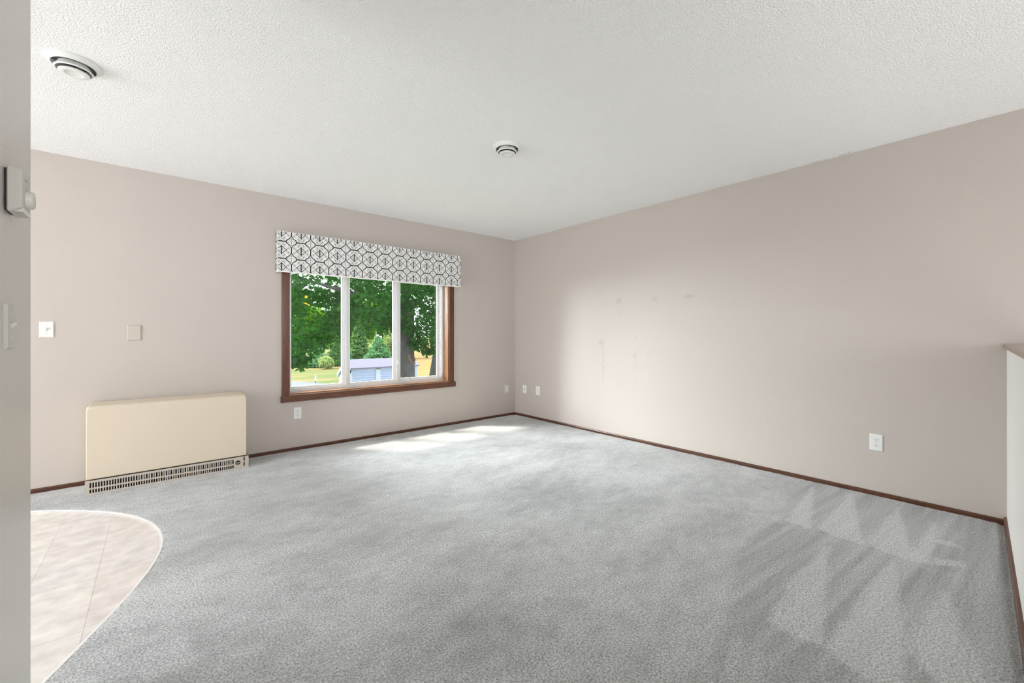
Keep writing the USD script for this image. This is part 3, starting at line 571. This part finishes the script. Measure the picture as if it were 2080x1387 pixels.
# boughs that hang in view: (x, lowest y in the picture, distance) only fixes where each bough stands in the garden
for px, py, t_, r_ in ((596, 735, 8.6, .18), (606, 738, 8.8, .17), (614, 728, 9.0, .20), (600, 705, 8.6, .34), (618, 700, 9.2, .34), (640, 690, 9.6, .34), (660, 680, 9.8, .36), (684, 652, 9.6, .32),
                       (600, 660, 8.4, .38), (628, 668, 9.2, .30), (664, 652, 10.0, .30), (684, 640, 9.4, .40), (596, 615, 8.6, .40), (612, 582, 8.4, .32), (640, 606, 9.6, .32), (668, 602, 10.5, .38), (690, 600, 10.6, .40),
                       (714, 610, 10.2, .26), (730, 630, 10.4, .34), (752, 640, 9.4, .36), (742, 668, 9.2, .26), (760, 610, 9.0, .36), (775, 655, 10.2, .36), (790, 640, 10.4, .34), (785, 605, 9.8, .40), (732, 590, 10.5, .36), (770, 580, 9.4, .36), (796, 668, 10.6, .28),
                       (818, 660, 10.2, .28), (832, 640, 10.0, .30), (818, 620, 10.2, .30), (842, 668, 10.3, .28), (862, 672, 10.4, .34), (880, 660, 10.8, .36), (858, 690, 10.6, .26), (846, 700, 10.7, .20), (876, 695, 11.0, .26), (868, 712, 10.9, .16), (884, 712, 11.2, .18),
                       (850, 615, 10.4, .36), (880, 620, 11.6, .40), (830, 590, 10.0, .36), (860, 580, 10.6, .36), (895, 590, 11.4, .40), (850, 704, 12.2, .18), (868, 636, 11.4, .26), (878, 646, 12.0, .30), (862, 652, 12.4, .26), (890, 632, 12.2, .3)):
    clumps.append((at(px, py, t_), r_, 190))
for k in range(120):   # the rest of the crown, mostly above the view
    th = g.uniform(0, 2 * np.pi); rr = 4.7 * math.sqrt(g.uniform(0.02, 1)); z = g.uniform(2.3, 8.5); sh = math.sqrt(max(.08, 1 - ((z - 3.6) / 5.2) ** 2))
    clumps.append((np.array([TX + .8 + rr * sh * math.cos(th), TY + rr * sh * math.sin(th) * .85, z]), .75, 150))
pos, pos_far = [], []
for c_, r_, n_ in clumps:
    n_ = int(n_ * (1.0 if r_ > .3 else .55))
    q_ = g.normal(size=(n_, 3)); q_ /= np.linalg.norm(q_, axis=1, keepdims=True); q_ *= (g.uniform(0, 1, n_) ** .45)[:, None] * r_ * [1.25, 1.25, .85]
    (pos if r_ < .7 else pos_far).append(c_ + q_)
pos, pos_far = lo(np.vstack(pos)), lo(np.vstack(pos_far))
near_ids = g.choice(len(pos), 110, replace=False)
part(maple, "foliage", leaves(np.delete(pos, near_ids, 0), .085, 1), m_leaf, "mass of lobed green leaves", smooth=False, kind="stuff")
part(maple, "upper_foliage", leaves(pos_far, .16, 2), m_leaf, smooth=False, kind="stuff")
for k, i in enumerate(near_ids): part(maple, "leaf", leaves(pos[i:i + 1], .092, 100 + k), m_leaf, smooth=False)
for k, (px, py) in enumerate(((622, 600), (623, 604), (620, 617), (623, 619), (627, 618))):
    part(maple, "yellow_leaf", leaves(lo(at(px, py, 7.9))[None], .058, 300 + k, up=.1), m_leaf_y, "yellowed leaf", smooth=False)

# leaning second trunk at the right
LT = 12.6
lb, lt_ = at(887, 765, LT), at(906, 640, LT + .3)
lean = thing("leaning_tree", "leaning grey tree trunk at the right end of the window view", "tree", (lb[0], lb[1], GZ))
l2 = lambda p: np.asarray(p, float) - [lb[0], lb[1], GZ]
dirv = (lt_ - lb) / (lt_[2] - lb[2]); base_ = lb + dirv * (GZ - lb[2])
ss = np.linspace(0, 5.2, 14); pts = np.array([l2(base_ + dirv * s_) for s_ in ss])
part(lean, "trunk", tube(pts, .27 - .02 * ss, 18), m_bark, smooth=60)
q_ = g.normal(size=(900, 3)) * [1.4, 1.4, .9] + pts[-1] + [0, 0, .9]
part(lean, "foliage", leaves(q_, .12, 9), m_leaf, smooth=False, kind="stuff")

# shed
ST = 15.6
m_siding = plain("shed_siding", (0.40, 0.47, 0.68), .55); m_strim = plain("shed_trim", (0.55, 0.60, 0.72), .5)
m_roof = bumpy("shed_roof", (0.20, 0.19, 0.27), .8, 60, .004, .5)
A = at(711.5, 746, ST); B = at(806, 740.5, ST * 1.155)
sy = A[1]; sx0 = A[0]; sx1 = sx0 + 2.75; ez = A[2]
shed = thing("garden_shed", "pale blue clapboard shed with a lavender-grey roof beyond the window", "shed", (sx0, sy, GZ))
s0 = lambda x, y, z: (x - sx0, y - sy, z - GZ)
LW = sx1 - sx0; EH = ez - GZ; DP = 1.25; RH = EH + .27; BH = EH - .33
gab = sg.Polygon([(.05, 0), (DP, 0), (DP, BH - .03), (.45, RH - .06), (.05, EH - .05)])
part(shed, "wall_body", box(0, LW, .02, .08, 0, EH - .03), m_siding, smooth=False)
part(shed, "gable_wall", frame_map(extr(gab, .06), (0, 0, 0), (0, 1, 0), (0, 0, 1), (1, 0, 0)), m_siding, smooth=False)
part(shed, "gable_wall", frame_map(extr(gab, .06), (LW - .06, 0, 0), (0, 1, 0), (0, 0, 1), (1, 0, 0)), m_siding, smooth=False)
part(shed, "back_wall", box(.06, LW - .06, DP - .06, DP, 0, BH - .05), m_siding, smooth=False)
NB = int((EH - .12) / .098)
for k in range(NB):
    z0 = EH - .13 - .098 * (k + 1)
    cb = m3.Manifold.batch_hull([m3.Manifold.cube([LW, .004, .004], False).translate([0, .016, z0 + .096]), m3.Manifold.cube([LW, .020, .004], False).translate([0, -.006, z0])])
    part(shed, "clapboard", man2tri(cb), m_siding, smooth=False)
    if z0 + .09 < BH:
        cb = m3.Manifold.batch_hull([m3.Manifold.cube([.004, DP, .004], False).translate([0, 0, z0 + .096]), m3.Manifold.cube([.020, DP, .004], False).translate([-.018, 0, z0])])
        part(shed, "clapboard", man2tri(cb), m_siding, smooth=False)
for x0, x1 in ((-.02, .07), (.98, 1.17), (2.02, 2.20)): part(shed, "trim_board", box(x0, x1, -.022, .02, .05, EH - .10), m_strim, smooth=False)
part(shed, "frieze_board", box(-.02, LW, -.022, .02, EH - .12, EH - .015), m_strim, smooth=False)
rf = sg.Polygon([(-.10, EH - .03), (.45, RH), (DP + .06, BH - .02), (DP + .06, BH - .06), (.45, RH - .05), (-.10, EH - .08)])
part(shed, "roof", frame_map(extr(rf, LW + .08), (-.04, 0, 0), (0, 1, 0), (0, 0, 1), (1, 0, 0)), m_roof, smooth=False)
rk = sg.Polygon([(.45, RH + .01), (DP + .07, BH - .01), (DP + .07, BH - .13), (.45, RH - .11), (-.11, EH - .13), (-.11, EH - .02)])
part(shed, "rake_board", frame_map(extr(rk, .03), (-.065, 0, 0), (0, 1, 0), (0, 0, 1), (1, 0, 0)), m_strim, smooth=False)
part(shed, "dark_ball", trimesh.creation.icosphere(2, .055).apply_translation([-.05, -.09, EH - .16]), m_black, "dark round object at the shed corner", smooth=True)  # dark ball, kind of object unknown

# marker post on the lawn
mp = gnd(641, 780); mk = thing("marker_post", "small white-topped marker post standing at the edge of the driveway", "post", (mp[0], mp[1], GZ))
part(mk, "stake", lathe([(0, 0), (.022, 0), (.022, .34), (0, .34)], 10), m_bark)
part(mk, "cap_sleeve", lathe([(0, .22), (.05, .22), (.052, .50), (.04, .56), (0, .57)], 14), m_strim, "white reflector sleeve")

# conifers: a stem with drooping whorls of needle sprays
def conifer(name, label, px, base_y, top_y, width_px, mt, seed, n=2600, t_=None, group=None):
    t_ = t_ or (EYE - GZ) * F_PX / (base_y - HY); p = at(px, base_y, t_); hgt = (EYE + (HY - top_y) / F_PX * t_) - GZ; rad_ = width_px / 2 / F_PX * t_
    tree = thing(name, label, "tree", (p[0], p[1], GZ), group=group)
    part(tree, "stem", tube([(0, 0, 0), (0, 0, hgt * .95)], [.09, .02], 8), m_bark)
    g_ = np.random.default_rng(seed); out = []
    nb = 70
    for b in range(nb):
        u = (b + .5) / nb; z = hgt * (.04 + .94 * u); Lb = rad_ * (1 - u) ** .75 * g_.uniform(.75, 1.15) + .08; th = b * 2.4 + g_.uniform(-.3, .3)
        k_ = int(3.2 * n / nb * (.4 + 1.4 * (1 - u)))
        s_ = g_.uniform(0.1, 1, k_) ** .8; side_ = g_.normal(size=k_) * .16 * Lb * (.4 + s_)
        zz_ = z - .22 * Lb * s_ + .10 * Lb * s_ ** 2 * 2 + g_.normal(size=k_) * .05
        out.append(np.column_stack([math.cos(th) * s_ * Lb - math.sin(th) * side_, math.sin(th) * s_ * Lb + math.cos(th) * side_, zz_]))
    out = np.vstack(out); out[:, 2] = np.maximum(out[:, 2], .06)
    part(tree, "needle_sprays", leaves(out, .0042 * t_, seed + 1, kind=1, up=.9, droop=-.3), mt, smooth=False, kind="stuff")
m_spruce = leafmat("spruce_needles", [(0, (0.13, 0.25, 0.08)), (1, (0.48, 0.58, 0.28))], .25, .6)
m_blue = leafmat("blue_spruce_needles", [(0, (0.15, 0.31, 0.14)), (1, (0.40, 0.58, 0.34))], .2, .6)
m_pale_l = leafmat("silver_leaves", [(0, (0.28, 0.36, 0.14)), (1, (0.72, 0.72, 0.48))], .3, .6)
conifer("spruce_tree", "young pale green spruce on the lawn, tallest seen in the left pane", 684, 743, 684, 40, m_spruce, 51, n=3600)
conifer("spruce_tree", "low spreading grey-green spruce at the left of the group in the left pane", 645, 746, 710, 44, m_blue, 52)
conifer("spruce_tree", "small bushy spruce between the lawn and the shed's left end", 702, 740, 702, 30, m_blue, 53)
conifer("spruce_tree", "yellow-green spruce just right of the left mullion, behind the shed", 729, 735.5, 655, 52, m_spruce, 54, n=3800)
conifer("spruce_tree", "bluish rounded spruce behind the middle of the shed roof", 768, 741, 684, 60, m_blue, 55, n=3800)

def bush(name, label, px, base_y, top_y, width_px, mt, seed, n=8000, leaf=.0042, cat_="tree", low=.0):
    t_ = (EYE - GZ) * F_PX / (base_y - HY); p = at(px, base_y, t_); hgt = (EYE + (HY - top_y) / F_PX * t_) - GZ; rad_ = width_px / 2 / F_PX * t_
    tree = thing(name, label, cat_, (p[0], p[1], GZ)); g_ = np.random.default_rng(seed)
    part(tree, "stem", tube([(0, 0, 0), (.1, 0, hgt * .4), (0, .1, hgt * .8)], [.12 * hgt / 6, .08 * hgt / 6, .03], 8), m_bark)
    cen = g_.normal(size=(26, 3)); cen /= np.linalg.norm(cen, axis=1, keepdims=True); cen *= (g_.uniform(.2, 1, 26) ** .5)[:, None]
    k_ = n // 26; out = []
    for c_ in cen:
        q_ = g_.normal(size=(k_, 3)); q_ /= np.linalg.norm(q_, axis=1, keepdims=True); q_ *= (g_.uniform(.3, 1, k_) ** .5)[:, None] * .38
        out.append((c_ * .72 + q_) * [rad_, rad_, hgt * (1 - low) / 2] + [0, 0, hgt * (low + (1 - low) / 2)])
    out = np.vstack(out); out[:, 2] = np.maximum(out[:, 2], .08)
    part(tree, "foliage", leaves(out, leaf * t_, seed + 1, kind=1, up=.6), mt, smooth=False, kind="stuff")
bush("silver_shrub", "pale silvery-leaved shrub behind the right end of the shed roof", 794, 734, 662, 40, m_pale_l, 61, cat_="shrub")
bush("silver_shrub", "low cream-flecked shrub in front of the spruces in the left pane", 662, 749, 724, 32, m_pale_l, 62, n=4500, cat_="shrub")
m_bg1 = leafmat("far_leaf_dark", [(0, (0.05, 0.15, 0.02)), (.6, (0.15, 0.30, 0.03)), (1, (0.36, 0.50, 0.05))], .45)
m_bg2 = leafmat("far_leaf_backlit", [(0, (0.11, 0.24, 0.012)), (.6, (0.26, 0.42, 0.025)), (1, (0.55, 0.66, 0.10))], .5)  # brighter greens paint the backlight on these far trees
bg = [("broadleaf_tree", "dark broadleaf tree far behind the lawn at the left end of the view", 586, 735, 560, 96, m_bg1, 4200),
      ("broadleaf_tree", "backlit yellow-green broadleaf tree behind the low spruces in the left pane", 640, 720, 612, 78, m_bg2, 4200),
      ("broadleaf_tree", "dark green broadleaf tree right behind the left mullion", 690, 728, 592, 78, m_bg1, 4200),
      ("broadleaf_tree", "backlit green broadleaf tree filling the middle pane behind the boughs", 740, 719, 590, 80, m_bg2, 4200),
      ("broadleaf_tree", "mid green broadleaf tree behind the right mullion", 797, 728.5, 597, 74, m_bg1, 4200),
      ("broadleaf_tree", "green broadleaf tree behind the leaning trunk at the right end of the view", 905, 722, 610, 70, m_bg1, 3200)]
for i, (nm, lab, px, by, ty, w, mt, n) in enumerate(bg): bush(nm, lab, px, by, ty, w, mt, 70 + 3 * i, n=n * 4, leaf=.0048)
